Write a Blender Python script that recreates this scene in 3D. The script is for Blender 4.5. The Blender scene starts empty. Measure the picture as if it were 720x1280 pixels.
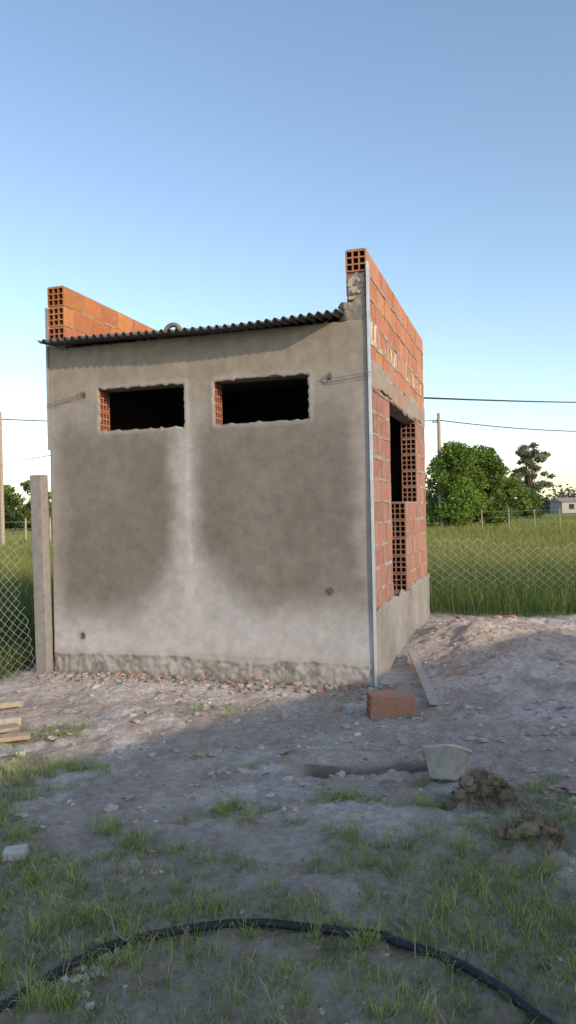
import bpy, math, random
import numpy as np
from mathutils import Vector, Matrix
random.seed(7); rng=np.random.default_rng(7)
S=bpy.context.scene
R=math.radians
# ------------------------------------------------------------------ helpers
def h2(ix,iy,seed):
    v=np.sin(ix*127.1+iy*311.7+seed*74.7)*43758.5453
    return v-np.floor(v)
def vn(x,y,seed=0):
    x=np.asarray(x,float);y=np.asarray(y,float)
    ix=np.floor(x);iy=np.floor(y);fx=x-ix;fy=y-iy
    fx=fx*fx*(3-2*fx);fy=fy*fy*(3-2*fy)
    a=h2(ix,iy,seed);b=h2(ix+1,iy,seed);c=h2(ix,iy+1,seed);d=h2(ix+1,iy+1,seed)
    return (a*(1-fx)+b*fx)*(1-fy)+(c*(1-fx)+d*fx)*fy
def fbm(x,y,seed=0,o=4):
    r=0;a=.5;t=0
    for i in range(o):
        r=r+a*vn(x*2**i+i*17.3,y*2**i-i*9.1,seed+i);t+=a;a*=.5
    return r/t
def sm(a,b,x):
    t=np.clip((x-a)/(b-a),0,1);return t*t*(3-2*t)
def np_mesh(name,V,loops,starts,totals,col=None,mat=None,smooth=False,parent=None):
    me=bpy.data.meshes.new(name)
    me.vertices.add(len(V));me.vertices.foreach_set('co',np.asarray(V,np.float32).ravel())
    me.loops.add(len(loops));me.loops.foreach_set('vertex_index',np.asarray(loops,np.int32))
    me.polygons.add(len(starts));me.polygons.foreach_set('loop_start',np.asarray(starts,np.int32))
    me.polygons.foreach_set('loop_total',np.asarray(totals,np.int32))
    me.polygons.foreach_set('use_smooth',np.full(len(starts),smooth))
    me.update(calc_edges=True);me.validate()
    if col is not None:
        a=me.attributes.new('col','FLOAT_COLOR','POINT')
        c=np.ones((len(V),4),np.float32);c[:,:3]=col
        a.data.foreach_set('color',c.ravel())
    ob=bpy.data.objects.new(name,me);S.collection.objects.link(ob)
    if mat:me.materials.append(mat)
    if parent:ob.parent=parent
    return ob
class B:
    def __init__(s):s.v=[];s.f=[];s.c=[]
    def add(s,vs,fs,col):
        n=len(s.v);s.v+= [tuple(p) for p in vs];s.f+=[[i+n for i in f] for f in fs];s.c+=[tuple(col)]*len(vs)
    def box(s,a,b,col,j=0,M=None):
        x0,y0,z0=a;x1,y1,z1=b
        vs=[(x0,y0,z0),(x1,y0,z0),(x1,y1,z0),(x0,y1,z0),(x0,y0,z1),(x1,y0,z1),(x1,y1,z1),(x0,y1,z1)]
        if j:vs=[tuple(q+random.uniform(-j,j) for q in p) for p in vs]
        if M:vs=[tuple(M@Vector(p)) for p in vs]
        s.add(vs,[(0,3,2,1),(4,5,6,7),(0,1,5,4),(1,2,6,5),(2,3,7,6),(3,0,4,7)],col)
    def tube(s,pts,rs,col,n=8,cap=True):
        pts=[Vector(p) for p in pts];vs=[];fs=[]
        for i,p in enumerate(pts):
            d=(pts[min(i+1,len(pts)-1)]-pts[max(i-1,0)]).normalized()
            u=d.cross(Vector((0,0,1)))
            if u.length<.05:u=d.cross(Vector((1,0,0)))
            u.normalize();w=d.cross(u)
            r=rs[i] if hasattr(rs,'__len__') else rs
            for k in range(n):
                a=2*math.pi*k/n;vs.append(p+u*math.cos(a)*r+w*math.sin(a)*r)
        for i in range(len(pts)-1):
            for k in range(n):
                fs.append((i*n+k,i*n+(k+1)%n,(i+1)*n+(k+1)%n,(i+1)*n+k))
        if cap:fs.append(tuple(range(n))[::-1]);fs.append(tuple(range((len(pts)-1)*n,len(pts)*n)))
        s.add(vs,fs,col)
    def obj(s,name,mat,parent=None,smooth=False):
        lo=[i for f in s.f for i in f];tot=[len(f) for f in s.f];st=np.concatenate([[0],np.cumsum(tot)[:-1]])
        return np_mesh(name,np.array(s.v),lo,st,tot,np.array(s.c),mat,smooth,parent)
import bmesh
def ico(n):
    bm=bmesh.new();bmesh.ops.create_icosphere(bm,subdivisions=n,radius=1)
    v=np.array([p.co[:] for p in bm.verts]);f=[[q.index for q in p.verts] for p in bm.faces];bm.free();return v,f
ICO1=ico(1);ICO2=ico(2);ICO3=ico(3)
def lump(b,c,size,col,T=ICO1,amp=.35,rot=None,flat=False):
    v,f=T;sd=random.random()*100
    k=1+amp*2*(fbm(v[:,0]*1.7+sd+v[:,2]*2.1,v[:,1]*1.7-v[:,2]*1.3+sd,3,3)-.5)
    p=v*k[:,None]
    if flat:
        p=np.sign(p)*np.abs(p)**.55
        p[:,0]+=p[:,2]*random.uniform(-.4,.4);p[:,1]*=1+p[:,0]*random.uniform(-.35,.35)
    p=p*np.array(size)
    a=random.uniform(0,6.28) if rot is None else rot
    t=0 if rot is not None else random.uniform(-.35,.35)
    ct,st_=math.cos(t),math.sin(t);p=np.stack([p[:,0]*ct-p[:,2]*st_,p[:,1],p[:,0]*st_+p[:,2]*ct],1)
    ca,sa=math.cos(a),math.sin(a)
    q=np.stack([p[:,0]*ca-p[:,1]*sa,p[:,0]*sa+p[:,1]*ca,p[:,2]],1)+np.array(c)
    b.add(q.tolist(),f,col)
# ------------------------------------------------------------------ materials
def newmat(name,rough=.9):
    m=bpy.data.materials.new(name);m.use_nodes=True;nt=m.node_tree
    bs=nt.nodes['Principled BSDF'];bs.inputs['Roughness'].default_value=rough
    bs.inputs['Specular IOR Level'].default_value=.2
    return m,nt,bs
def N(nt,t,**k):
    n=nt.nodes.new(t)
    for a,v in k.items():setattr(n,a,v)
    return n
def attrmat(name,rough=.9,var=.25,scale=30,bump=.3,bscale=60,bdist=.01,smear=None,metal=0,trans=0,detail=6):
    m,nt,bs=newmat(name,rough);L=nt.links
    at=N(nt,'ShaderNodeAttribute',attribute_name='col')
    tc=N(nt,'ShaderNodeTexCoord')
    no=N(nt,'ShaderNodeTexNoise');no.inputs['Scale'].default_value=scale;no.inputs['Detail'].default_value=detail;no.inputs['Roughness'].default_value=.65
    L.new(tc.outputs['Object'],no.inputs['Vector'])
    mr=N(nt,'ShaderNodeMapRange');mr.inputs[1].default_value=.25;mr.inputs[2].default_value=.75;mr.inputs[3].default_value=1-var;mr.inputs[4].default_value=1+var
    L.new(no.outputs[0],mr.inputs[0])
    mx=N(nt,'ShaderNodeMix',data_type='RGBA',blend_type='MULTIPLY');mx.inputs[0].default_value=1
    L.new(at.outputs['Color'],mx.inputs[6]);L.new(mr.outputs[0],mx.inputs[7])
    out=mx.outputs[2]
    if smear:
        c,sc,lo,hi=smear
        n2=N(nt,'ShaderNodeTexNoise');n2.inputs['Scale'].default_value=sc;n2.inputs['Detail'].default_value=8;n2.inputs['Roughness'].default_value=.7
        L.new(tc.outputs['Object'],n2.inputs['Vector'])
        r2=N(nt,'ShaderNodeMapRange');r2.inputs[1].default_value=lo;r2.inputs[2].default_value=hi
        L.new(n2.outputs[0],r2.inputs[0])
        m2=N(nt,'ShaderNodeMix',data_type='RGBA');L.new(r2.outputs[0],m2.inputs[0]);L.new(out,m2.inputs[6]);m2.inputs[7].default_value=(*c,1);out=m2.outputs[2]
    L.new(out,bs.inputs['Base Color'])
    bs.inputs['Metallic'].default_value=metal
    if bump:
        n3=N(nt,'ShaderNodeTexNoise');n3.inputs['Scale'].default_value=bscale;n3.inputs['Detail'].default_value=8;n3.inputs['Roughness'].default_value=.7
        L.new(tc.outputs['Object'],n3.inputs['Vector'])
        bp=N(nt,'ShaderNodeBump');bp.inputs['Strength'].default_value=bump;bp.inputs['Distance'].default_value=bdist
        L.new(n3.outputs[0],bp.inputs['Height']);L.new(bp.outputs[0],bs.inputs['Normal'])
    if trans:
        tr=N(nt,'ShaderNodeBsdfTranslucent');L.new(out,tr.inputs[0])
        ms=N(nt,'ShaderNodeMixShader');ms.inputs[0].default_value=trans
        L.new(bs.outputs[0],ms.inputs[1]);L.new(tr.outputs[0],ms.inputs[2])
        L.new(ms.outputs[0],nt.nodes['Material Output'].inputs[0])
    return m
M_plaster=attrmat('plaster_render',.95,.16,9,.35,45,.008)
M_brick=attrmat('hollow_clay_brick',.9,.22,14,.4,70,.004,smear=((.33,.255,.21),5.5,.48,.72))
M_brick2=attrmat('clean_clay_brick',.9,.2,18,.35,70,.004,smear=((.38,.29,.23),9,.6,.8))
M_mortar=attrmat('mortar',.95,.25,20,.6,60,.01)
M_metal=attrmat('galvanised_metal',.45,.2,8,.05,40,.003,metal=.5)
M_ground=attrmat('ground_dirt',1,.32,24,1,28,.04,smear=((.37,.30,.245),3.1,.50,.80),detail=12)
M_stone=attrmat('rubble',.95,.25,25,.5,60,.01)
M_grass=attrmat('grass_blades',.7,.12,3,0,trans=.4)
M_leaf=attrmat('foliage',.7,.2,1,0,trans=.35)
M_wood=attrmat('weathered_wood',.85,.3,22,.3,60,.004)
M_conc=attrmat('concrete',.95,.22,12,.5,50,.006)
M_hose=attrmat('black_polythene',.5,.3,12,.15,60,.003,smear=((.1,.085,.07),12,.55,.75))
M_wire=attrmat('wire',.5,.1,8,0)
# ------------------------------------------------------------------ frame of the house
PX,PY=0.71,6.47
TH=R(-17.3);EX=(math.cos(TH),math.sin(TH));EY=(-math.sin(TH),math.cos(TH))
def loc(x,y):
    dx=x-PX;dy=y-PY
    return dx*EX[0]+dy*EX[1],dx*EY[0]+dy*EY[1]
def wor(lx,ly):return PX+lx*EX[0]+ly*EY[0],PY+lx*EX[1]+ly*EY[1]
W=3.15;D=3.75
house=bpy.data.objects.new('brick_house',None);S.collection.objects.link(house)
house.location=(PX,PY,0);house.rotation_euler=(0,0,TH)
# ------------------------------------------------------------------ ground
def gauss(x,y,cx,cy,sx,sy,a=0):
    ca,sa=math.cos(a),math.sin(a);dx=x-cx;dy=y-cy
    u=(dx*ca+dy*sa)/sx;v=(-dx*sa+dy*ca)/sy
    return np.exp(-(u*u+v*v))
CL1=(.98,3.90);CL2=(1.09,3.45)
def gh(x,y):
    x=np.asarray(x,float);y=np.asarray(y,float)
    near=1-sm(12,16,np.hypot(x,y))
    z=.08*(fbm(x*.55,y*.55,11,3)-.5)+near*(.055*(fbm(x*1.9,y*1.9,5,3)-.5)+.042*(fbm(x*7,y*7,8,3)-.5)+.038*(fbm(x*17,y*17,9,2)-.5))
    lx,ly=loc(x,y)
    fr=np.exp(-(np.maximum(np.maximum(-W-lx,lx),0)**2+np.maximum(np.maximum(-ly,ly-D),0)**2)/.18)
    z=z*(1-.7*fr)+.045*fr*(.4+fbm(x*5,y*5,21,3))
    inside=(lx>-W+.05)&(lx<-.05)&(ly>.05)&(ly<D-.05)
    hp=.23*gauss(x,y,1.95,8.1,.7,1.4,-.25)+.07*gauss(x,y,3.2,8.4,1.3,1.0)+.12*gauss(x,y,2.3,7.1,.7,.8)+.11*gauss(x,y,4.3,7.2,1.3,.6,.3)+.05*gauss(x,y,2.7,9.8,1.4,.5)
    z=z+hp*(1+.7*(fbm(x*3,y*3,31,3)-.5))
    wob=.07*(fbm(x*5,y*0+3,41,2)-.5)
    z=z-.20*sm(.02,.2,x)*(1-sm(.74,.86,x))*np.exp(-((y-4.54-wob)/.055)**4)*(.6+.8*vn(x*9,y*0,43))
    z=z+.05*gauss(x,y,.45,4.74,.5,.08)
    z=z+.13*gauss(x,y,CL1[0],CL1[1],.13,.09)*(1+1.2*(fbm(x*14,y*14,51,3)-.5))+.08*gauss(x,y,CL2[0],CL2[1],.10,.08)
    z=z+.04*gauss(x,y,-1.0,5.6,.7,.25,.2)+.04*gauss(x,y,.2,3.9,.6,.2,-.3)
    z=np.where(inside,-.1,z)
    return z
def fgmask(x,y):
    n=fbm(x*1.6,y*2.2,61,4);n2=fbm(x*5.5,y*7,63,3)
    base=sm(4.5,2.9,y)*.66+.55*sm(-1.0,-1.9,x)*sm(6.2,5.2,y)+.15*sm(3.9,3.3,y)*sm(.2,.9,x)+.20*sm(2.9,2.4,y)
    g=sm(.53,.64,n*.75+n2*.60+base*.52-.255)
    g=np.maximum(g,0)*sm(6.3,5.6,y+.8*n)
    return g*(base>.02)
def field(x,y):
    n=fbm(x*1.3,y*1.3,71,3)
    lx,ly=loc(x,y)
    r=sm(10.7,11.3,y+1.2*(n-.5))
    l=sm(-3.25,-3.55,lx+.5*(n-.5))*sm(5.3,6.0,y+.9*(n-.5))
    return np.maximum(r,l)
def axis(a,b,st,far,g=1.13):
    m=list(np.arange(a,b+1e-6,st));s=st;v=b
    while v<far:s*=g;v+=s;m.append(v)
    s=st;v=a
    while v>-far:s*=g;v-=s;m.insert(0,v)
    return np.array(m)
ax=axis(-3.2,4.2,.022,900);ay=axis(2.0,10.3,.022,900)
GX,GY=np.meshgrid(ax,ay);GZ=gh(GX,GY)
nx,ny=len(ax),len(ay)
idx=np.arange(nx*ny).reshape(ny,nx)
q=np.stack([idx[:-1,:-1],idx[:-1,1:],idx[1:,1:],idx[1:,:-1]],-1).reshape(-1,4)
X=GX.ravel();Y=GY.ravel()
n1=fbm(X*.9,Y*.9,81,4);n2=fbm(X*4.5,Y*4.5,83,4);n3=fbm(X*16,Y*16,84,3)
dirt=np.array([.51,.425,.36])[None]*(.75+.56*n2[:,None])
pale=np.array([.66,.58,.52])[None]
t=sm(.45,.60,n1*.6+n2*.4)[:,None];col=dirt*(1-t)+pale*t
pink=np.array([.54,.36,.29]);t=(sm(.58,.72,n3)*sm(.45,.6,fbm(X*1.1,Y*1.1,88,3))*.5)[:,None];col=col*(1-t)+pink*t
sand=np.array([.58,.49,.39]);t=(np.clip(gauss(X,Y,2.3,8.0,1.2,1.2)+gauss(X,Y,4.0,7.6,1.8,.8),0,1)*.6)[:,None];col=col*(1-t)+sand*t
soil=np.array([.10,.08,.06])
tr=(sm(.02,.14,X)*(1-sm(.80,.9,X))*np.exp(-((Y-4.54)/.08)**4)+gauss(X,Y,*CL1,.17,.12)+gauss(X,Y,*CL2,.13,.1))
t=(np.clip(tr,0,1)*.85)[:,None];col=col*(1-t)+soil*t
lx,ly=loc(X,Y)
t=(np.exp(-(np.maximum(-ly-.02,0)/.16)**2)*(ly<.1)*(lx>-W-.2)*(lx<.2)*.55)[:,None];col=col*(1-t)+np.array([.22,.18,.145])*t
fm=fgmask(X,Y);gcol=np.array([.27,.25,.15])
t=(fm*.5)[:,None];col=col*(1-t)+gcol*t
t=(sm(4.2,3.0,Y)*.22)[:,None];col=col*(1-t)+np.array([.34,.29,.22])*t
t=field(X,Y)[:,None];col=col*(1-t)+(np.array([.13,.16,.05])*(.7+.6*n1[:,None]))*t
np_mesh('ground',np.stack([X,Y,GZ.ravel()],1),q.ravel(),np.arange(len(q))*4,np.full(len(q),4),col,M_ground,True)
# ------------------------------------------------------------------ grass
def blades(name,x,y,h,w,col,lean=.5,tip=None):
    n=len(x);z=gh(x,y)-.01
    a=rng.uniform(0,2*np.pi,n);b=rng.uniform(0,2*np.pi,n)
    l=lean*rng.uniform(.2,1.2,n)*h
    wx=np.cos(a)*w/2;wy=np.sin(a)*w/2;dx=np.cos(b)*l;dy=np.sin(b)*l
    P=np.zeros((n,5,3))
    P[:,0]=np.stack([x-wx,y-wy,z],1);P[:,1]=np.stack([x+wx,y+wy,z],1)
    mx,my,mz=x+dx*.35,y+dy*.35,z+h*.6
    P[:,2]=np.stack([mx+wx*.75,my+wy*.75,mz],1);P[:,3]=np.stack([mx-wx*.75,my-wy*.75,mz],1)
    P[:,4]=np.stack([x+dx,y+dy,z+h*np.clip(1-.35*(l/h)**2,.4,1)],1)
    i=np.arange(n)[:,None]*5
    lo=np.concatenate([i+np.array([[0,1,2,3]]),i+np.array([[3,2,4]])],1).ravel()
    st=(np.arange(n)[:,None]*7+np.array([[0,4]])).ravel();to=np.tile([4,3],n)
    C=np.repeat(col[:,None,:],5,1)
    C[:,:2]*=.7
    return np_mesh(name,P.reshape(-1,3),lo,st,to,C.reshape(-1,3),M_grass,False)
def tufts(nt,per,xr,yr):
    cx=rng.uniform(*xr,nt);cy=rng.uniform(*yr,nt)
    k=rng.random(nt)<(fgmask(cx,cy)*.95+.012)
    cx=cx[k];cy=cy[k]
    big=(rng.random(len(cx))<.10+.25*sm(.5,.65,fbm(cx*2.5,cy*2.5,65,2)))
    cnt=(rng.integers(per//3,per,len(cx))*np.where(big,2.2,1)).astype(int);r=rng.uniform(.010,.036,len(cx))*np.where(big,1.4,1)
    x=np.repeat(cx,cnt)+rng.normal(0,1,cnt.sum())*np.repeat(r,cnt);y=np.repeat(cy,cnt)+rng.normal(0,1,cnt.sum())*np.repeat(r,cnt)
    hs=np.repeat(rng.uniform(.018,.045,len(cx))*np.where(big,2.1,1),cnt);tone=np.repeat(rng.random(len(cx))*.6+.55*big,cnt)
    return x,y,hs,tone
x,y,hs,tone=tufts(14500,17,(-2.6,2.4),(1.2,6.2))
n=len(x);m=rng.random(n)
c=np.array([.26,.35,.085])[None]*(.6+.8*rng.random(n)[:,None])*(.6+.7*tone[:,None])
dry=(m<.28);c[dry]=np.array([.54,.46,.29])*(.6+.6*rng.random(dry.sum())[:,None])
blades('lawn_grass',x,y,hs*rng.uniform(.5,1.5,n),rng.uniform(.002,.0044,n),c,1.1)
n=2400;which=rng.random(n)<.6
x=np.where(which,CL1[0],CL2[0])+rng.normal(0,.08,n);y=np.where(which,CL1[1]-.02,CL2[1])+rng.normal(0,.055,n)
c=np.array([.32,.235,.15])[None]*(.3+.9*rng.random(n)[:,None]);g=rng.random(n)<.22;c[g]=[.17,.22,.07]
blades('grass_clump',x,y,rng.uniform(.03,.09,n),rng.uniform(.0015,.0035,n),c,1.3)
n=340000
yy=np.exp(rng.uniform(np.log(5.2),np.log(120),n));xx=rng.uniform(-.9,.75,n)*yy
k=(field(xx,yy)>rng.uniform(.2,.8,n));lx,ly=loc(xx,yy);k&=~((lx>-W-.08)&(lx<.1)&(ly>-.2)&(ly<D+.1))
xx,yy=xx[k],yy[k];n=len(xx)
p=fbm(xx*.35,yy*.35,91,3);p2=fbm(xx*1.7,yy*1.7,92,2)
h=(.17+.36*p)*(.6+.6*rng.random(n))*np.where((yy<9),.85,1)
w=.0045*np.maximum(yy/8,1)*rng.uniform(.7,1.3,n)
c=np.array([.10,.165,.035])[None]*(.55+.7*rng.random(n)[:,None])
yel=np.array([.31,.32,.085]);t=(sm(.4,.7,p2*.5+.5*p)*.35*sm(11,18,yy)+.65*sm(14,22,yy))[:,None];t=np.clip(t,0,.92);c=c*(1-t)+yel*t*(.8+.4*rng.random(n)[:,None])
s=rng.random(n)<.1;c[s]=[.38,.33,.17]
blades('field_grass',xx,yy,h,w,c,.45)
# ------------------------------------------------------------------ stones / rubble
b=B();cnt=0
while cnt<3800:
    x=random.uniform(-2.6,3.4);y=random.uniform(2.0,10.5)
    lx,ly=loc(x,y)
    if -W-.05<lx<.05 and -.03<ly<D:continue
    d=vn(x*1.3,y*1.3,101);near=math.exp(-max(-ly,0)/.35) if (-W<lx<.3 and ly<0) else 0
    if random.random()>(.2+.8*float(sm(.4,.7,d)))*(1 if y<7.5 else .5)*(.4 if y<3.8 else 1)+near:continue
    s=random.choice([.003,.004,.004,.005,.006,.006,.008,.01,.014])*random.uniform(.7,1.4)
    if y<3.8:s=min(s,.009)
    elif random.random()<.02:s=.022
    r=random.random()
    cl=(.44,.25,.18) if r<.13 else ((.60,.53,.47) if r<.32 else (.45,.375,.31))
    f=random.uniform(.7,1.1);cl=tuple(q*f for q in cl)
    lump(b,(x,y,float(gh(x,y))+s*.1),(s*random.uniform(.9,1.6),s,s*random.uniform(.4,.7)),cl,ICO1,.5,flat=random.random()<.7);cnt+=1
for i in range(900):
    x=random.uniform(-2.2,3.4);y=random.uniform(3.7,9.5)
    lx,ly=loc(x,y)
    if -W-.08<lx<.08 and -.05<ly<D:continue
    if vn(x*1.1,y*1.1,131)<.42:continue
    s=random.uniform(.010,.032);f=random.uniform(.75,1.0)
    lump(b,(x,y,float(gh(x,y))),(s*random.uniform(1,1.7),s,s*.55),(.50*f,.42*f,.355*f),ICO2,.8)
for i in range(420):
    lx=random.uniform(-W-.05,.15);ly=-abs(random.gauss(0,.13))-.02;x,y=wor(lx,ly);s=random.choice([.01,.015,.02,.028])*random.uniform(.6,1.3)
    cl=random.choice([(.34,.29,.25),(.24,.2,.17),(.42,.38,.34),(.38,.22,.17)])
    lump(b,(x,y,float(gh(x,y))+s*.2),(s*1.2,s,s*.7),cl,ICO1,.5,flat=random.random()<.7)
for i in range(55):
    cx,cy=random.choice([(-.72,2.62),(-.68,2.5),(-.66,2.75),(1.25,3.2),(-.9,5.1)])
    x=cx+random.gauss(0,.05);y=cy+random.gauss(0,.05);s=random.uniform(.005,.016)
    lump(b,(x,y,float(gh(x,y))+s*.3),(s*1.2,s*.9,s*.7),(.52,.47,.42),ICO2,.8)
b.obj('rubble_stones',M_stone)
b=B()
for i in range(120):
    c0=(*CL1,.075,.05) if i<75 else (*CL2,.06,.04)
    x=c0[0]+random.gauss(0,c0[2]);y=c0[1]+random.gauss(0,c0[3]);s=random.uniform(.01,.034);f=random.uniform(.6,1.3)
    lump(b,(x,y,float(gh(x,y))+s*.5),(s*1.2,s,s*.9),(.22*f,.165*f,.12*f),ICO2,.8)
b.obj('soil_clods',M_stone)
b=B()
for (x,y,s) in [(2.75,10.1,.07),(2.95,10.15,.07),(2.55,10.25,.05),(2.3,10.3,.05),(3.35,10.1,.04),(1.9,5.1,.025),(1.28,4.65,.015),(.35,5.9,.03),(-.1,5.75,.02)]:
    lump(b,(x,y,float(gh(x,y))+s*.3),(s*1.3,s*.8,s*.6),(.42,.22,.15),ICO2,.3,flat=True)
for i in range(7):
    x=1.50+random.gauss(0,.07);y=4.1+random.gauss(0,.02);lump(b,(x,y,float(gh(x,y))+.006),(.045,.03,.008),(.46,.30,.27),ICO1,.3,flat=True)
b.obj('brick_fragments',M_stone)
# ------------------------------------------------------------------ HOUSE
ORG=(.44,.17,.095);ORD=(.36,.14,.085)
def hollow(b,mp,L,w,h,col,n=3,depth=.14):
    t=.012;cs=(w-(n+1)*t)/n;ch=(h-(n+1)*t)/n
    gs=[0];gz=[0]
    for i in range(n):gs+=[gs[-1]+t,gs[-1]+t+cs];gz+=[gz[-1]+t,gz[-1]+t+ch]
    gs.append(w);gz.append(h)
    for i in range(2*n+1):
        for k in range(2*n+1):
            a,c_,d,e=gs[i],gs[i+1],gz[k],gz[k+1]
            if i%2 and k%2:
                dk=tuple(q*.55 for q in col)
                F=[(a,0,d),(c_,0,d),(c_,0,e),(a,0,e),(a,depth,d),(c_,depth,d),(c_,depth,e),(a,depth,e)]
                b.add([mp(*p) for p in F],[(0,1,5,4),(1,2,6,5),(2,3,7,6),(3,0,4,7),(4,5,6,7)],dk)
            else:
                b.add([mp(a,0,d),mp(c_,0,d),mp(c_,0,e),mp(a,0,e)],[(0,1,2,3)],col)
    b.add([mp(*p) for p in [(0,0,0),(w,0,0),(w,0,h),(0,0,h),(0,L,0),(w,L,0),(w,L,h),(0,L,h)]],[(0,1,5,4),(1,2,6,5),(2,3,7,6),(3,0,4,7),(4,5,6,7)],col)
Z0=.66;CH=.1956;NC=16;T=.18
def vcol(c,v=.14):
    f=random.uniform(1-v,1+v);return (c[0]*f,c[1]*f*random.uniform(.92,1.08),c[2]*f*random.uniform(.9,1.1))
def wall(bb,mb,mp,segs,k,col,hollow_at=(),nj=.012):
    z0=Z0+k*CH;z1=z0+CH-nj
    for (t0,t1) in segs:
        mb_v=[mp(s,t,z) for s in (.005,T-.005) for t in (t0+.006,t1-.006) for z in (z0-.001,z0+CH-.001)]
        hl=t0 in hollow_at
        if hl:mb_v=[mp(s,t,z) for s in (.005,T-.005) for t in (t0+.15,t1-.006) for z in (z0-.001,z0+CH-.001)]
        mb.add(mb_v,[(0,1,3,2),(4,6,7,5),(0,4,5,1),(2,3,7,6),(0,2,6,4),(1,5,7,3)],vcol((.33,.28,.24),.1))
        t=t0
        if hl:
            L=.33 if k%2 else .165
            c=vcol(col)
            mb.add([mp(s,t,z) for s in (.008,T-.008) for t in (t0+.004,t0+.16) for z in (z1+.001,z0+CH)],[(0,1,3,2),(4,6,7,5),(0,4,5,1),(2,3,7,6),(0,2,6,4),(1,5,7,3)],(.33,.28,.24))
            hollow(bb,lambda s,tt,z:mp(s,t0+tt-.004,z0+z),L,T,CH-nj,c);t=t0+L+.012
        elif k%2==0:
            L=.16;L=min(L,t1-t)
            if L>.02:bx(bb,mp,t,t+L,z0,z1,vcol(col));t+=L+.012
        while t<t1-.02:
            L=min(.33,t1-t);bx(bb,mp,t,t+L,z0,z1,vcol(col));t+=L+.012
def bx(bb,mp,t0,t1,z0,z1,c):
    j=lambda:random.uniform(-.0035,.0035)
    o=j()
    v=[mp(s+(o if s==0 else 0)+j()*.3,t+j(),z+j()) for s in (0,T) for t in (t0,t1) for z in (z0,z1)]
    bb.add(v,[(0,1,3,2),(4,6,7,5),(0,4,5,1),(2,3,7,6),(0,2,6,4),(1,5,7,3)],c)
bb=B();mb=B()
mpR=lambda s,t,z:(-s,t,z)
for k in range(NC):
    if k<5:segs=[(.0,1.04),(1.94,D)]
    elif k<10:segs=[(.0,1.04),(2.90,D)]
    else:segs=[(.0,D)]
    if k<14 :segs=[((.03 if a==0 else a),c) for a,c in segs]
    hol=(1.94,2.90) + ((0.0,) if k==15 else ())
    colr=(.44,.18,.095) if k>=11 else (.335,.16,.11)
    if k==14:segs=[(.012,D)]
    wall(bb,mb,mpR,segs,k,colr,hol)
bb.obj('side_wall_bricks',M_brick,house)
for k in range(NC+0):
    z=Z0+k*CH-.006
    t=.03
    while t<D-.05:
        L=random.uniform(.05,.3);t1=min(t+L,D-.01)
        op=(k<=5 and t1>1.0 and t<1.96) or (5<k<=10 and t1>1.0 and t<2.94) or (k==5 and t1>1.0 and t<2.94)
        if not op and random.random()<.8:
            hh=random.uniform(.007,.018) if k<14 else random.uniform(.004,.012)
            mb.box((-.02,t,z-hh+random.uniform(-.004,.004)),(.004+random.uniform(0,.003),t1,z+hh),vcol((.33,.285,.25),.15),.003)
        t=t1+random.uniform(0,.03)
t=.1
while t<D-.3:
    z=Z0+12*CH;w=random.uniform(.03,.07)
    mb.box((-.02,t,z+random.uniform(-.02,.03)),(.007,t+w,z+random.uniform(.11,.2)),vcol((.50,.43,.36),.1),.008)
    if random.random()<.45:mb.box((-.02,t,z-.01),(.006,t+random.uniform(.1,.16),z+.035),vcol((.48,.41,.34),.1),.008)
    t+=random.uniform(.15,.34)
def sheet(name,x,t0,t1,z0,z1,colf,amp=.006,st=.03,edge=.0,mat=M_plaster,th=.012):
    ts=np.arange(t0,t1+st*.5,st);zs=np.arange(z0,z1+st*.5,st);Tt,Zz=np.meshgrid(ts,zs)
    Xx=x+amp*(fbm(Tt*6,Zz*6,5,3)-.5)*2
    z2=Zz.copy()
    z2[-1]+=edge*(fbm(ts*4,ts*0,6,3)-.5)*2;z2[0]+=edge*(fbm(ts*4,ts*0,9,3)-.5)*2*(1 if z0>.1 else 0)
    nx_,nz_=len(ts),len(zs);i=np.arange(nx_*nz_).reshape(nz_,nx_)
    q=np.stack([i[:-1,:-1],i[:-1,1:],i[1:,1:],i[1:,:-1]],-1).reshape(-1,4)
    V=np.stack([Xx.ravel(),Tt.ravel(),z2.ravel()],1)
    o=np_mesh(name,V,q.ravel(),np.arange(len(q))*4,np.full(len(q),4),colf(Tt.ravel(),Zz.ravel()),mat,True,house)
    s=o.modifiers.new('s','SOLIDIFY');s.thickness=th;s.offset=-1
    return o
def c1(t,z):
    n=fbm(t*3,z*5,12,4)[:,None];k=sm(.42,.6,n);return np.array([.30,.26,.22])*(1-k)+np.array([.33,.22,.16])*k
sheet('lintel_render',.006,.03,D-.01,Z0+10*CH+.0,Z0+11.25*CH,c1,.006,edge=.07)
def c2(t,z):
    n=fbm(t*2.5,z*3.5,13,4)[:,None];return np.array([.27,.25,.23])*(.7+.6*n)
sheet('plinth_render',.022,-.0,D,-.3,Z0+.02,c2,.012,edge=.05,th=.03)
mb.box((-T,.03,-.3),(-.012,D,Z0-.002),(.3,.27,.25))
mb.obj('side_wall_mortar',M_mortar,house)
bb=B();mb=B()
mpL=lambda s,t,z:(-W+s,t,z)
for k in range(-3,NC):
    seg=[(0.0,D)] if k>=13 else [(.03,D)]
    wall(bb,mb,mpL,seg,k,(.46,.175,.08) if k>11 else (.16,.08,.06),(0.0,) if k>=13 else ())  # courses below the roof get a darker brick colour for interior shade
for k in (14,15):
    t=.1
    while t<D-.2:
        t1=t+random.uniform(.1,.3)
        if random.random()<.3:mb.box((-W+T-.01,t,Z0+k*CH-.012),(-W+T+.003,t1,Z0+k*CH+.006),(.42,.3,.24),.003)
        t=t1
mb.box((-W,.03,-.3),(-W+T,D,Z0-3*CH-.002),(.3,.27,.25))
bb.obj('opposite_wall_bricks',M_brick2,house);mb.obj('opposite_wall_mortar',M_mortar,house)
bb=B();mb=B()
mpB=lambda s,t,z:(-W+T+.004+t,D-s,z)
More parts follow.
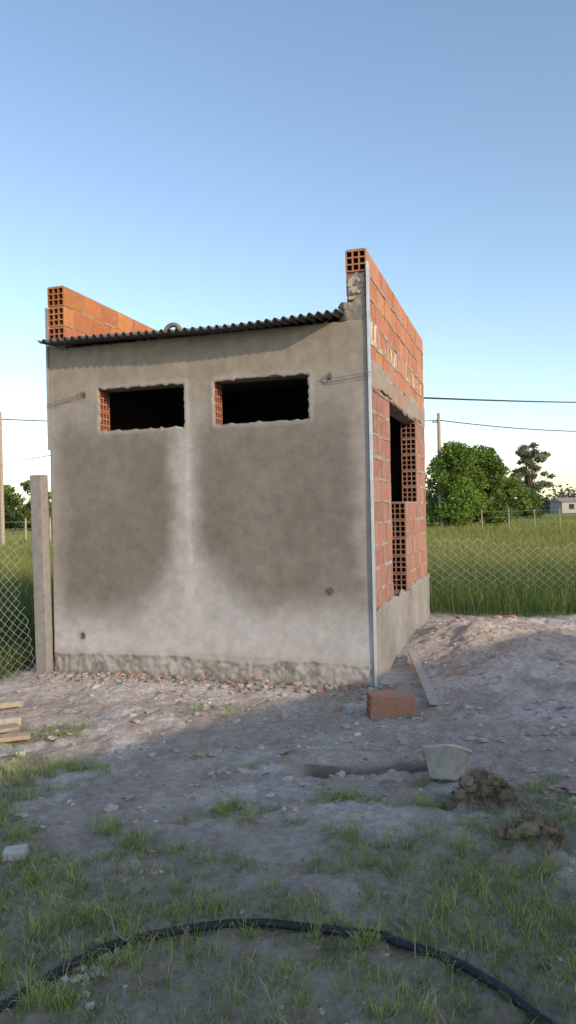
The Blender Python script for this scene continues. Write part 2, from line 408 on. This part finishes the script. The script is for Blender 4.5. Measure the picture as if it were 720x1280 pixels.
for k in range(-3,13):wall(bb,mb,mpB,[(0,W-2*T-.008)],k,ORD)
mb.box((-W+T+.006,D-T+.01,Z0+13*CH),(-T-.006,D-.02,3.33),(.3,.27,.24),.003)
bb.obj('back_wall_bricks',M_brick2,house);mb.obj('back_wall_mortar',M_mortar,house)
b=B();dk_=(.028,.026,.025)  # near-black sheets: the darkness of the unlit room put into colour
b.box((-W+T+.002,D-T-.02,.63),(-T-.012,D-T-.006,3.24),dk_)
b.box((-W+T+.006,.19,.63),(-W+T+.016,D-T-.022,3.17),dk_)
b.obj('interior_shade_sheets',M_conc,house)
WIN=[(-1.419,-.532),(-2.60,-1.719)];WZ0,WZ1=2.355,2.75;TOPZ=3.175
cb=B();cc=(.2,.17,.15)
y0,y1=.004,T
cb.box((-W+.004,y0,-.3),(-.006,y1,WZ0),cc)
cb.box((-W+.004,y0,WZ1),(-.006,y1,TOPZ),cc)
cb.box((-W+.004,y0,WZ0),(-2.60-.17,y1,WZ1),cc)
cb.box((-1.719,y0,WZ0),(-1.419-.17,y1,WZ1),cc)
cb.box((-.532,y0,WZ0),(-.006,y1,WZ1),cc)
cb.obj('front_wall_core',M_conc,house)
hb=B()
for (a,c) in WIN:
    for k in range(2):
        zz=WZ0+k*.1975+.001
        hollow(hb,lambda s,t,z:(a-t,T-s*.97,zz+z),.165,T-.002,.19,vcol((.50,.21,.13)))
hb.obj('window_jamb_bricks',M_brick2,house)
st=.0125
xs=np.arange(-W,0+st*.5,st);zs=np.arange(-.15,TOPZ+st*.5,st)
for a,c in WIN:
    for e in (a,c):xs[np.argmin(abs(xs-e))]=e
for e in (WZ0,WZ1):zs[np.argmin(abs(zs-e))]=e
xs[-1]=0
XX,ZZ=np.meshgrid(xs,zs)
nz_,nx_=XX.shape
def dwin(x,z):
    d=np.full(x.shape,9.)
    for a,c in WIN:
        dx=np.maximum(np.maximum(a-x,x-c),0);dz=np.maximum(np.maximum(WZ0-z,z-WZ1),0);d=np.minimum(d,np.hypot(dx,dz))
    return d
dw=dwin(XX,ZZ)
nz1=fbm(XX*2,ZZ*2,201,4);nz2=fbm(XX*9,ZZ*9,203,4);nz3=fbm(XX*30,ZZ*30,205,3)
Yd=-.010-.010*(nz1-.5)-.004*(nz2-.5)
rim=np.exp(-((dw-.022)/.018)**2);Yd-=.005*rim*(nz2+.3)
edge=.215+.045*(fbm(XX*2.6,ZZ*0,207,4)-.5)*2+.02*(-XX/W)
foot=sm(edge+.01,edge-.012,ZZ)
lip=np.exp(-((ZZ-edge)/.014)**2)
Yd+= -foot*(-.004+.030*(nz2-.45)+.020*(nz3-.5)) - lip*.008*(.4+nz2)
HO=[(-.39,.85,.033),(-2.836,.40,.036),(-.355,2.70,.03),(-2.784,2.71,.03)]
hole=np.zeros_like(XX);ring=np.zeros_like(XX)
for hx,hz,hr in HO:
    d=np.hypot(XX-hx,ZZ-hz)+.022*(nz3-.5)+.012*(nz2-.5);hole=np.maximum(hole,sm(hr,hr-.014,d));ring=np.maximum(ring,np.exp(-((d-hr-.008)/.012)**2))
Yd+=hole*.018-ring*.002
XJ=XX+np.where(dw<.02,(nz3-.5)*.03,0)*(XX>-W+.03)*(XX<-.03);ZJ=ZZ+np.where(dw<.02,(fbm(XX*20,ZZ*20,209,2)-.5)*.035,0)
lt=np.array([.375,.33,.285]);dk=np.array([.205,.175,.145]);wh=np.array([.53,.495,.48]);top=np.array([.30,.25,.19])
wx=XX+.28*(fbm(XX*1.5,ZZ*1.5,211,5)-.5)+.06*(nz2-.5);wz=ZZ+.40*(fbm(XX*1.7+5,ZZ*1.7,213,5)-.5)+.06*(nz2-.5)
def patch(a,c,z0,z1,s,sz):return sm(a-s,a+s,wx)*sm(c+s,c-s,wx)*sm(z0-sz,z0+sz,wz)*sm(z1+sz,z1-sz,wz)
dp=np.maximum(patch(-3.04,-1.80,.62,2.45,.13,.28),patch(-1.58,-.10,.60,2.45,.12,.28))
dp=dp*(.64+.6*fbm(XX*1.1+3,ZZ*1.1,217,4))
wb=XX+.05*(fbm(XX*3,ZZ*2.5,223,4)-.5)
band=np.maximum(np.exp(-((wb+1.69)/.05)**2),.65*np.exp(-((wb+1.71)/.12)**2))*sm(.35,.8,ZZ)*sm(3.0,1.9,ZZ)
C=np.ones(XX.shape+(3,))*lt
t=(sm(2.35,2.9,wz)*.75)[...,None];C=C*(1-t)+top*t
t=np.clip(dp,0,1)[...,None];C=C*(1-t)+dk*t
t=np.clip(band*.9*(.4+.9*nz2),0,1)[...,None];C=C*(1-t)+wh*t
bot=sm(.95,.45,wz-.45*np.exp(-((wx+1.65)/.40)**2))*sm(.2,.3,ZZ)
t=np.clip(bot*(.35+.9*nz1)*.85,0,1)[...,None];C=C*(1-t)+wh*t
t=(rim*.4)[...,None];C=C*(1-t)+np.array([.42,.38,.34])*t
t=(foot*.8)[...,None];fc=np.array([.32,.285,.245])*(.5+1.0*nz3[...,None]);C=C*(1-t)+fc*t
t=(foot*sm(.5,.6,nz1*.6+nz2*.4+.08*(XX+1.5)))[...,None]*.7;C=C*(1-t)+np.array([.44,.40,.37])*t
t=(lip*.4)[...,None];C=C*(1-t)+np.array([.40,.37,.34])*t
t=(foot*sm(.1,.0,ZZ)*.6)[...,None];C=C*(1-t)+np.array([.17,.14,.12])*t
t=(hole*.75)[...,None];C=C*(1-t)+np.array([.07,.06,.05])*t
t=(ring*.3)[...,None];C=C*(1-t)+np.array([.22,.19,.16])*t
stk=fbm(XX*14,ZZ*.7,221,3);C*=(1+.20*(stk-.5)*sm(1.2,3.1,ZZ))[...,None]
arc=fbm(XX*2.2+1.5*ZZ,ZZ*9-3*XX,225,3);C*=(1+.10*(arc-.5))[...,None]
C*=(1+.15*(nz2-.5)+.12*(nz3-.5))[...,None]
ii=np.arange(nx_*nz_).reshape(nz_,nx_)
cx=(XX[:-1,:-1]+XX[1:,1:])/2;cz=(ZZ[:-1,:-1]+ZZ[1:,1:])/2
keep=dwin(cx,cz)>0
q=np.stack([ii[:-1,:-1],ii[:-1,1:],ii[1:,1:],ii[1:,:-1]],-1)[keep]
o=np_mesh('front_wall_render',np.stack([XJ.ravel(),Yd.ravel(),ZJ.ravel()],1),q.ravel(),np.arange(len(q))*4,np.full(len(q),4),C.reshape(-1,3),M_plaster,True,house)
s=o.modifiers.new('s','SOLIDIFY');s.thickness=.035;s.offset=-1
def patchwall(name,x0,x1,z0,z1f,colr,y=-.008,th=.02):
    st=.012;xs=np.arange(x0,x1+.001,st);zs=np.linspace(0,1,26);XA,ZA=np.meshgrid(xs,zs)
    top=z1f(xs);ZB=z0+(top[None,:]-z0)*ZA
    Yp=y-.012*(fbm(XA*9,ZB*9,401,3)-.5)-.02*(fbm(XA*25,ZB*25,403,3)-.5)*sm(.0,.6,ZA)
    i=np.arange(XA.size).reshape(XA.shape);q=np.stack([i[:-1,:-1],i[:-1,1:],i[1:,1:],i[1:,:-1]],-1).reshape(-1,4)
    c=np.array(colr)*(.65+.7*fbm(XA.ravel()*12,ZB.ravel()*12,405,3)[:,None])
    o=np_mesh(name,np.stack([XA.ravel(),Yp.ravel(),ZB.ravel()],1),q.ravel(),np.arange(len(q))*4,np.full(len(q),4),c,M_plaster,True,house)
    s=o.modifiers.new('s','SOLIDIFY');s.thickness=th;s.offset=-1
patchwall('parapet_end_render',-.20,-.004,3.16,lambda x:3.33+.05*sm(-.15,-.05,x)+.05*(fbm(x*20,x*0,407,2)-.5),(.27,.235,.19))
patchwall('parapet_end_mortar',-.165,-.012,3.36,lambda x:3.585-.05*sm(-.08,-.16,x)+.03*(fbm(x*30,x*0,409,2)-.5),(.42,.35,.28),y=.004)
patchwall('opposite_end_render',-W+.004,-W+.2,3.16,lambda x:3.205+.03*(fbm(x*20,x*0,411,2)-.5),(.27,.235,.19))
b=B()
for i in range(14):
    lump(b,(-.19+random.uniform(-.03,.03),.03+random.uniform(-.03,.03),3.2+random.uniform(0,.14)),(random.uniform(.02,.045),.04,.03),vcol((.25,.22,.17),.15),ICO2,.5,flat=True)
for i in range(10):
    lump(b,(-.09+random.uniform(-.07,.06),.004,random.uniform(3.36,3.55)),(random.uniform(.012,.03),.014,.018),vcol((.36,.29,.23),.25),ICO2,.5)
for i in range(60):
    x=random.uniform(-W+.2,-.25);lump(b,(x,.03,TOPZ+.0),(random.uniform(.03,.06),.03,.018),vcol((.25,.22,.18),.15),ICO1,.4)
b.obj('render_lumps',M_plaster,house)
pitch=.076;rx=np.arange(-W+T-.12,-T-.01,pitch/8);ry=np.array([-.27,-.12,-.012,.5,1,2,3,D+.05])
RX,RY=np.meshgrid(rx,ry);RZ=3.222+.018*np.sin(RX/pitch*2*np.pi)+.012*np.maximum(RY,0)+.10*np.minimum(RY,0)-.02*np.sin((RX+W)/W*np.pi)+.010*np.sin(RX*2.3+1)*(RY<.1)+.014*(fbm(RX*1.5,RY,301,2)-.5)
RY=RY+.02*(fbm(RX*1.3,RX*0,305,2)-.5)*(RY<-.05)
nyr,nxr=RX.shape;i=np.arange(nxr*nyr).reshape(nyr,nxr)
q=np.stack([i[:-1,:-1],i[:-1,1:],i[1:,1:],i[1:,:-1]],-1)
qc=(RX[:-1,:-1]+RX[1:,1:])/2;qy=(RY[:-1,:-1]+RY[1:,1:])/2
q=q[~((qc<-W+T+.01)&(qy>-.02))].reshape(-1,4)
rc=np.ones((nxr*nyr,3))*np.array([.13,.125,.12])*(.6+.8*fbm(RX.ravel()*3,RY.ravel()*3,303,3)[:,None])
o=np_mesh('corrugated_roof',np.stack([RX.ravel(),RY.ravel(),RZ.ravel()],1),q.ravel(),np.arange(len(q))*4,np.full(len(q),4),rc,attrmat('roof_sheet',.7,.3,6,.1,30,.004,metal=.2,smear=((.2,.19,.18),4,.5,.8)),True,house)
s=o.modifiers.new('s','SOLIDIFY');s.thickness=.004;s.offset=1
b=B()
b.box((-W+T,.35,3.10),(-T,.41,3.17),(.12,.09,.06));b.box((-W+T,2.0,3.12),(-T,2.06,3.19),(.12,.09,.06))
b.obj('roof_battens',M_wood,house)
b=B()
pts=[(-2.25+.085*math.cos(a),.9,3.46+.085*math.sin(a)) for a in np.linspace(math.pi*1.0,0,13)];pts=[(-2.335,.9,3.20)]+pts+[(-2.165,.9,3.41)]
b.tube(pts,.026,(.24,.18,.165),12);b.obj('roof_vent_pipe',M_stone,house,True)
b=B()
b.box((.002,-.034,-.02),(.022,-.022,3.66),(.72,.72,.72));b.box((.012,-.022,-.02),(.022,.010,3.66),(.5,.5,.5))
b.box((-W-.012,-.034,2.2),(-W+.004,-.006,3.58),(.4,.4,.40))
b.obj('corner_guide_strips',M_metal,house)
b=B();wc=(.22,.2,.19)
for hx,hz,ex,ez in [(-.355,2.70,.02,2.70),(-2.784,2.71,-W-.01,2.62)]:
    dr=1 if ex>hx else -1
    b.tube([(hx,-.0,hz),(hx,-.05,hz+.01),(hx+dr*.05,-.055,hz-.012),(ex,-.042,ez+.02)],.0035,wc,6)
    b.tube([(hx,-.0,hz-.02),(hx+.01,-.045,hz-.03),(hx+dr*.1,-.04,hz-.035),(ex,-.045,ez-.01)],.0025,wc,6)
    pts=[(hx+.022*math.cos(a),-.03,hz+.022*math.sin(a)) for a in np.linspace(0,5.0,14)]
    b.tube(pts,.003,(.2,.17,.15),6)
for hx,hz,r in [(-.39,.85,.026),(-2.836,.40,.026)]:
    pts=[(hx+r*math.cos(a),-.010,hz+r*math.sin(a)) for a in np.linspace(0,6.28,16)];b.tube(pts,.004,(.2,.18,.17),6,False)
b.obj('wall_anchors',M_wire,house)
b=B();b.box((-W+T+.02,.19,.3),(-T-.01,D-T-.025,.62),(.15,.14,.13));b.obj('floor_slab',M_conc,house)
# ------------------------------------------------------------------ concrete post and chain link fences
b=B()
fx,fy=wor(-W-.085,-.05)
Mp=Matrix.Translation((fx,fy,0))@Matrix.Rotation(R(-15),4,'Z')@Matrix.Rotation(R(-.6),4,'Y')
b.box((-.062,-.06,-.3),(.062,.06,1.96),(.29,.26,.235),.004,Mp)
post=b.obj('concrete_fence_post',M_conc);m=post.modifiers.new('b','BEVEL');m.width=.008;m.segments=2
def chain(name,fn,smax,p,r):
    cu=bpy.data.curves.new(name,'CURVE');cu.dimensions='3D';cu.bevel_depth=r;cu.bevel_resolution=0
    for i in range(int(smax/p)):
        H=fn(i*p,0,True);dz=p*.75;nz=max(int(H/dz),2)
        sp=cu.splines.new('POLY');sp.points.add(nz-1)
        for k in range(nz):
            s=i*p+(p*.52 if ((k+i)%2) else -p*.52)
            P=fn(max(s,0),dz*k,False)
            sp.points[k].co=(*P,1)
    cu.materials.append(M_galv)
    o=bpy.data.objects.new(name,cu);S.collection.objects.link(o);return o
M_galv,_nt,bs=newmat('galvanised_wire',.6)
bs.inputs['Base Color'].default_value=(.50,.48,.43,1);bs.inputs['Metallic'].default_value=.1
_n=N(_nt,'ShaderNodeTexNoise');_n.inputs['Scale'].default_value=4
_r=N(_nt,'ShaderNodeMapRange');_r.inputs[3].default_value=.45;_r.inputs[4].default_value=.75;_nt.links.new(_n.outputs[0],_r.inputs[0]);_nt.links.new(_r.outputs[0],bs.inputs['Roughness'])
def fR(s,z,top):
    H=1.02+.05*math.sin(s*1.1)-.04*math.sin(s*2.7+1)
    if top:return H
    return (1.5+s,12.6+.12*s+.10*math.sin(s*1.7+z*2)+.15*(1-z)*math.sin(s*.8),z+.03*math.sin(s*1.3))
chain('chain_link_fence',fR,11.5,.09,.0034)
def fL(s,z,top):
    H=.76+.70*float(sm(.0,.24,s))
    if top:return H
    dx,dy=-.50,-.87
    bul=.14*math.sin(z*2.6)*(1-float(sm(0,.9,s)))+.05*math.sin(s*3+z*3)
    return (-2.31+dx*s-bul*.25+.05*math.sin(z*4),6.95+dy*s-bul,z-.03)
chain('chain_link_fence',fL,2.6,.055,.0016)
b=B()
for (x,y) in [(1.45,12.6),(7.2,13.3),(13.0,14.0)]:
    b.box((x-.05,y+.2-.05,-.2),(x+.05,y+.2+.05,.55),(.33,.31,.3),.002)
b.obj('fence_stakes',M_conc)
b=B();x,y=-3.63,4.65
b.box((x-.06,y-.06,-.3),(x+.06,y+.06,2.0),(.33,.31,.295),.003);b.obj('concrete_fence_post',M_conc)
# ------------------------------------------------------------------ small things on the ground
def spl(P,n=12):
    P=[Vector(p) for p in P];o=[]
    for i in range(len(P)-1):
        p0=P[max(i-1,0)];p1=P[i];p2=P[i+1];p3=P[min(i+2,len(P)-1)]
        for k in range(n):
            t=k/n;o.append(.5*((2*p1)+(-p0+p2)*t+(2*p0-5*p1+4*p2-p3)*t*t+(-p0+3*p1-3*p2+p3)*t**3))
    o.append(P[-1]);return o
hp=[(-1.9,1.5),(-1.35,2.05),(-.95,2.36),(-.80,2.55),(-.635,2.71),(-.355,2.80),(-.12,2.815),(.145,2.78),(.30,2.745),(.365,2.69),(.51,2.60),(.64,2.46),(.745,2.28),(.98,1.9),(1.3,1.3)]
hz=[(p[0],p[1],0) for p in hp];pts=spl(hz);g=np.array([[p.x,p.y] for p in pts]);z=gh(g[:,0],g[:,1])
z=np.convolve(np.pad(z,8,'edge'),np.ones(17)/17,'valid')+.020
b=B();b.tube([(p.x,p.y,zz) for p,zz in zip(pts,z)],.0155,(.03,.032,.038),12)
k=len(pts)//2+14
for q0 in (k,k+9):b.tube([(pts[j].x,pts[j].y,z[j]) for j in (q0,q0+1)],.0185,(.045,.045,.05),12)
b.obj('black_hose',M_hose,None,True)
P=spl([(-.85,3.27,.04),(-.80,3.1,.07),(-.73,2.92,.06),(-.665,2.76,.045),(-.64,2.70,.045),(-.60,2.66,.05),(-.585,2.70,.04)],6)
b=B();b.tube([(p.x,p.y,p.z+.01+float(gh(p.x,p.y))) for p in P],.004,(.20,.19,.18),6);b.obj('bent_steel_rod',M_wire,None,True)
b=B();Mx=Matrix.Translation((-1.27,3.45,float(gh(-1.27,3.45))+.03))@Matrix.Rotation(R(8),4,'Z')@Matrix.Rotation(R(6),4,'X')
b.box((-.05,-.035,-.02),(.05,.035,.02),(.48,.47,.45),.005,Mx);o=b.obj('concrete_block_piece',M_conc)
m=o.modifiers.new('b','BEVEL');m.width=.004;m.segments=2
for (ex,ey,ang,L,w,h,zz,c) in [(-2.22,6.25,28,1.1,.12,.045,.05,(.42,.34,.26)),(-1.98,5.55,22,1.2,.10,.06,.10,(.46,.38,.30)),(-1.93,5.35,30,1.2,.12,.025,.055,(.37,.29,.22)),(-1.80,5.22,18,1.1,.09,.03,.03,(.44,.31,.22)),(-1.76,4.98,24,.9,.12,.035,.03,(.42,.42,.42))]:
    b=B();Mx=Matrix.Translation((ex,ey,float(gh(ex,ey))+zz))@Matrix.Rotation(R(180+ang),4,'Z')@Matrix.Rotation(R(random.uniform(-1.5,1.5)),4,'Y')
    b.box((0,-w/2,-h/2),(L,w/2,h/2),c,.003,Mx)
    o=b.obj('wooden_plank',M_wood);m=o.modifiers.new('b','BEVEL');m.width=.003
b=B();p0=Vector((1.08,5.78,float(gh(1.08,5.78))+.03));p1=Vector((1.17,7.35,float(gh(1.17,7.35))+.05))
d=(p1-p0);L=d.length;Mx=Matrix.Translation(p0)@d.to_track_quat('X','Z').to_matrix().to_4x4()
b.box((0,-.035,-.012),(L,.035,.012),(.42,.37,.33),.003,Mx)
b.obj('wooden_plank',M_wood)
b=B();gx,gy=.735,5.72;gz=float(gh(gx,gy))-.015
Mx=Matrix.Translation((gx,gy,gz))@Matrix.Rotation(R(4),4,'Z')@Matrix.Rotation(R(3),4,'Y')
hollow(b,lambda s,t,z:tuple(Mx@Vector((-.165+t,.09-s,z))),.33,.18,.175,(.46,.23,.155))
for i in range(9):
    zz=.012+i*.018;b.box((-.16,-.0945,zz),(.163,-.089,zz+.009),(.46,.23,.155),.0003,Mx)
b.obj('hollow_brick',M_brick)
b=B();n=40;prof=[(0,0),(.088,0),(.094,.008),(.126,.165),(.134,.167),(.136,.181),(.129,.183),(.122,.175),(.116,.15),(.088,.015),(0,.012)]
vs=[];fs=[]
for r,zz in prof:
    for k in range(n):
        a=2*math.pi*k/n;e=1+.035*math.cos(2*a+1)*zz/.18+.01*math.sin(5*a);vs.append((r*math.cos(a)*e,r*math.sin(a)/e,zz+.006*math.sin(3*a)*zz/.18))
for i in range(len(prof)-1):
    for k in range(n):fs.append((i*n+k,i*n+(k+1)%n,(i+1)*n+(k+1)%n,(i+1)*n+k))
bx0,by0=.865,4.30
Mx=Matrix.Translation((bx0,by0,float(gh(bx0,by0-.05))-.012))@Matrix.Rotation(R(-22),4,'X')@Matrix.Rotation(R(7),4,'Y')
b.add([tuple(Mx@Vector(v)) for v in vs],fs,(.46,.43,.39))
hp=[Mx@Vector((.136*math.cos(a),.136*math.sin(a)+.01,.165-.07*max(0,math.sin(a)))) for a in np.linspace(0,math.pi,18)]
b.tube(hp,.003,(.2,.2,.2),6)
b.obj('mortar_bucket',attrmat('bucket_plastic',.75,.25,14,.4,40,.006,smear=((.60,.53,.46),14,.45,.65)),None,True)
# ------------------------------------------------------------------ poles and lines
def pole(x,y,h,r):
    b=B();b.tube([(x,y,-.3),(x,y,h*.5),(x,y,h)],[r,r*.85,r*.65],(.36,.30,.23),10)
    b.box((x-.5,y-.04,h-.75),(x+.1,y+.04,h-.65),(.3,.25,.2));
    for q in (-.45,-.2):b.tube([(x+q,y,h-.65),(x+q,y,h-.5)],[.05,.03],(.3,.3,.3),8)
    return b.obj('utility_pole',M_wood)
pole(-15.05,40,7.15,.13);pole(12.05,60,9.1,.19);pole(40,82,10.2,.17)
def cable(name,a,c,sag,r):
    P=[]
    for i in range(25):
        t=i/24;P.append((a[0]+(c[0]-a[0])*t,a[1]+(c[1]-a[1])*t,a[2]+(c[2]-a[2])*t-sag*4*t*(1-t)))
    b=B();b.tube(P,r,(.03,.03,.035),6);b.obj(name,M_wire,None,True)
cable('power_line',(-15.05,40,6.75),(12.05,60,8.55),.35,.03)
cable('power_line',(12.05,60,8.55),(40,82,9.6),.5,.04)
cable('power_line',(-15.05,40,6.75),(-38,24,6.4),.3,.03)
cable('power_line',(-14.9,40,4.4),(-1.3,10.7,2.75),.0,.014)
hx,hy=wor(-.05,D-.05)
cable('power_line',(hx,hy,3.02),(26,46,8.2),.25,.013)
# ------------------------------------------------------------------ trees
def leaves(centers,radii,n,size,c0,c1,shell=.55):
    centers=np.array(centers,float);radii=np.array(radii,float)
    pr=radii.prod(1)
    k=rng.choice(len(centers),n,p=pr**.75/np.sum(pr**.75))
    d=rng.normal(size=(n,3));d/=np.linalg.norm(d,axis=1)[:,None]
    r=rng.uniform(shell,1.0,n)+np.abs(rng.normal(0,.10,n))
    P=centers[k]+d*radii[k]*r[:,None]
    u=rng.normal(size=(n,3));u/=np.linalg.norm(u,axis=1)[:,None];v=np.cross(u,rng.normal(size=(n,3)));v/=np.linalg.norm(v,axis=1)[:,None]
    s=(size*rng.uniform(.6,1.3,n))[:,None]
    V=np.stack([P-u*s*.6,P+v*s*.32,P+u*s*.6,P-v*s*.32],1).reshape(-1,3)
    t=rng.random(n)[:,None];tone=rng.uniform(.65,1.3,len(centers))[k][:,None]
    C=(np.array(c0)*(1-t)+np.array(c1)*t)*tone
    return V,np.repeat(C,4,0)
def tree(name,x,y,h,w,trunk_h,nl,size,c0,c1,nclump,seed,cr=.2,zlow=.3,flat=1.0,trunkcol=(.16,.12,.09),shell=.5):
    r=np.random.default_rng(seed);cs=[];rs=[];b=B()
    tr=w*.03+.06;b.tube([(0,0,-.3),(.1,0,trunk_h*.6),(.05,.1,h*.55)],[tr,tr*.8,tr*.5],trunkcol,8)
    for i in range(nclump):
        a=r.uniform(0,6.28);rr=math.sqrt(r.uniform(0,1))
        zf=r.uniform(zlow,1);prof=math.sin(math.pi*min(max((zf-zlow)/(1-zlow)*.80+.2,0),.97))**.6
        R0=cr*w*r.uniform(.5,1.2)
        c=(rr*math.cos(a)*(w/2-R0*.6)*prof,rr*math.sin(a)*(w/2-R0*.6)*prof,h*zf-R0*.6)
        cs.append(c);rs.append((R0,R0,R0*.75*flat))
        b.tube([(.05,0,trunk_h*r.uniform(.6,1.1)),(c[0]*.5,c[1]*.5,(trunk_h+c[2])*.5),c],[tr*.3,tr*.17,tr*.06],trunkcol,5)
    V,C=leaves(cs,rs,nl,size,c0,c1,shell)
    e=bpy.data.objects.new(name,None);S.collection.objects.link(e);e.location=(x,y,0)
    b.obj('trunk_and_limbs',M_wood,e)
    n=len(V)//4;np_mesh('crown',V,np.arange(n*4),np.arange(n)*4,np.full(n,4),C,M_leaf,False,e)
tree('broadleaf_tree',13.2,60,6.9,6.0,1.2,17000,.22,(.08,.15,.02),(.2,.28,.055),60,1,.16,.14)
tree('broadleaf_tree',16.3,63,6.7,4.6,1.2,13000,.22,(.075,.14,.02),(.19,.26,.055),50,2,.17,.14)
tree('eucalyptus_tree',33.3,104,10.9,6.4,4,10500,.28,(.13,.15,.08),(.28,.28,.16),40,3,.12,.36,.8,shell=.1)
tree('bush',26.6,90,5.2,5.0,.6,6500,.28,(.09,.16,.03),(.22,.28,.07),26,4,.2,.1)
tree('bush',30.5,96,3.8,4.4,.6,5000,.28,(.09,.15,.03),(.22,.27,.08),22,14,.2,.1)
tree('broadleaf_tree',-27.5,82,5.8,4.6,1.2,5000,.3,(.09,.13,.03),(.2,.23,.06),24,5,.2,.1)
tree('broadleaf_tree',-31.8,86,5.2,4.6,1.2,5000,.3,(.09,.13,.03),(.2,.23,.06),24,6,.2,.1)
r=np.random.default_rng(9);cs=[];rs=[]
for i in range(360):
    a=r.uniform(-1.3,1.3);d=r.uniform(180,260);hh=r.uniform(2,6.0)*(1+.5*(r.random()<.15));cs.append((d*math.sin(a),d*math.cos(a),hh*.6));rs.append((r.uniform(3,7),r.uniform(3,5),hh*.75))
V,C=leaves(cs,rs,52000,1.0,(.13,.17,.11),(.2,.23,.15),.3);n=len(V)//4
np_mesh('distant_trees',V,np.arange(n*4),np.arange(n)*4,np.full(n,4),C,M_leaf)
def dhouse(x,y,w,d,h,col,roofc,rot,name='distant_house'):
    e=bpy.data.objects.new(name,None);S.collection.objects.link(e);e.location=(x,y,0);e.rotation_euler=(0,0,rot)
    b=B();b.box((-w/2,-d/2,-.2),(w/2,d/2,h),col);b.obj('walls',M_conc,e)
    b=B();v=[(-w/2-.3,-d/2-.3,h+.01),(w/2+.3,-d/2-.3,h+.01),(w/2+.3,d/2+.3,h+.01),(-w/2-.3,d/2+.3,h+.01),(-w/2-.3,0,h+1.0),(w/2+.3,0,h+1.0)]
    b.add(v,[(0,1,5,4),(2,3,4,5),(0,4,3),(1,2,5),(0,3,2,1)],roofc);b.obj('roof',M_conc,e)
    b=B();b.box((-w*.3,-d/2-.03,.9),(-w*.3+1.2,-d/2-.004,2.0),(.04,.045,.05));b.box((w*.1,-d/2-.03,0),(w*.1+.9,-d/2-.004,2.1),(.12,.08,.06));b.box((w*.3,-d/2-.03,.9),(w*.3+1.0,-d/2-.004,2.0),(.04,.045,.05));b.obj('windows_and_door',M_conc,e)
dhouse(64.5,172,8,6,2.5,(.42,.38,.34),(.3,.25,.22),.1);dhouse(55,180,5,5,2.2,(.40,.33,.28),(.3,.2,.15),-.2)
dhouse(-50,120,9,7,3,(.5,.45,.4),(.3,.2,.15),.2)
SX,SY=.719,-.695
e=bpy.data.objects.new('added_shade_house',None);S.collection.objects.link(e)  # unseen house, added to cast shade over the foreground
cx0,cy0=.695*3.6+SX*9.0,.719*3.6+SY*9.0
e.location=(cx0,cy0,0);e.rotation_euler=(0,0,math.atan2(.719,.695)+math.pi)
b=B();b.box((-4.6,-2.5,-.2),(4.6,2.5,3.7),(.45,.40,.34));b.obj('walls',M_plaster,e)
b=B();b.box((-4.7,-2.6,3.702),(4.7,2.6,3.92),(.35,.3,.27));b.obj('roof_parapet',M_conc,e)
b=B()
for xx_ in (-3.2,1.6):b.box((xx_,-2.53,.9),(xx_+1.4,-2.503,2.1),(.04,.045,.05));b.box((xx_,2.503,.9),(xx_+1.4,2.53,2.1),(.04,.045,.05))
b.box((-.6,2.503,0),(.35,2.54,2.1),(.14,.09,.06));b.box((-.6,-2.54,0),(.35,-2.503,2.1),(.14,.09,.06));b.obj('windows_and_doors',M_conc,e)
b=B()
for i in range(16):
    x=12.5+i*2.1;y=49+i*1.2;b.tube([(x,y,-.2),(x+random.uniform(-.05,.05),y,1.45+random.uniform(-.1,.15))],[.05,.04],(.3,.26,.21),6)
for zz in (.5,.9,1.3):b.tube([(12.5,49,zz),(12.5+15*2.1,49+15*1.2,zz)],.007,(.25,.25,.25),4)
b.obj('wire_fence',M_wood)
b=B()
for i in range(12):
    x=-24+i*1.1;y=36+i*1.0;b.tube([(x,y,-.2),(x,y,1.5)],[.05,.045],(.4,.37,.32),6)
for zz in (.5,.9,1.3):b.tube([(-24,36,zz),(-11.9,47,zz)],.008,(.3,.3,.3),4)
b.obj('wire_fence',M_wood)
# ------------------------------------------------------------------ light
EL=R(20);AZ=R(134)
sd=Vector((math.sin(AZ)*math.cos(EL),math.cos(AZ)*math.cos(EL),math.sin(EL)))
sun=bpy.data.lights.new('sun','SUN');sun.energy=3.2;sun.angle=R(.5);sun.color=(1,.83,.63)
so=bpy.data.objects.new('sun',sun);S.collection.objects.link(so);so.rotation_euler=(-sd).to_track_quat('-Z','Y').to_euler();so.location=(20,-15,12)
w=bpy.data.worlds.new('World');S.world=w;w.use_nodes=True;nt=w.node_tree
sk=nt.nodes.new('ShaderNodeTexSky');sk.sky_type='NISHITA';sk.sun_disc=False;sk.sun_elevation=EL;sk.sun_rotation=AZ
sk.air_density=1.0;sk.dust_density=.7;sk.ozone_density=1.0
bg=nt.nodes['Background'];bg.inputs[1].default_value=.25;nt.links.new(sk.outputs[0],bg.inputs[0])
# ------------------------------------------------------------------ camera
cam=bpy.data.cameras.new('camera');co=bpy.data.objects.new('camera',cam);S.collection.objects.link(co)
cam.sensor_fit='VERTICAL';cam.sensor_height=36;cam.lens=950/1280*36;cam.clip_end=3000;cam.clip_start=.05
co.location=(0,0,1.55);co.rotation_euler=(R(90),R(1.2),0);S.camera=co
S.view_settings.view_transform='Standard';S.view_settings.look='None';S.view_settings.exposure=0
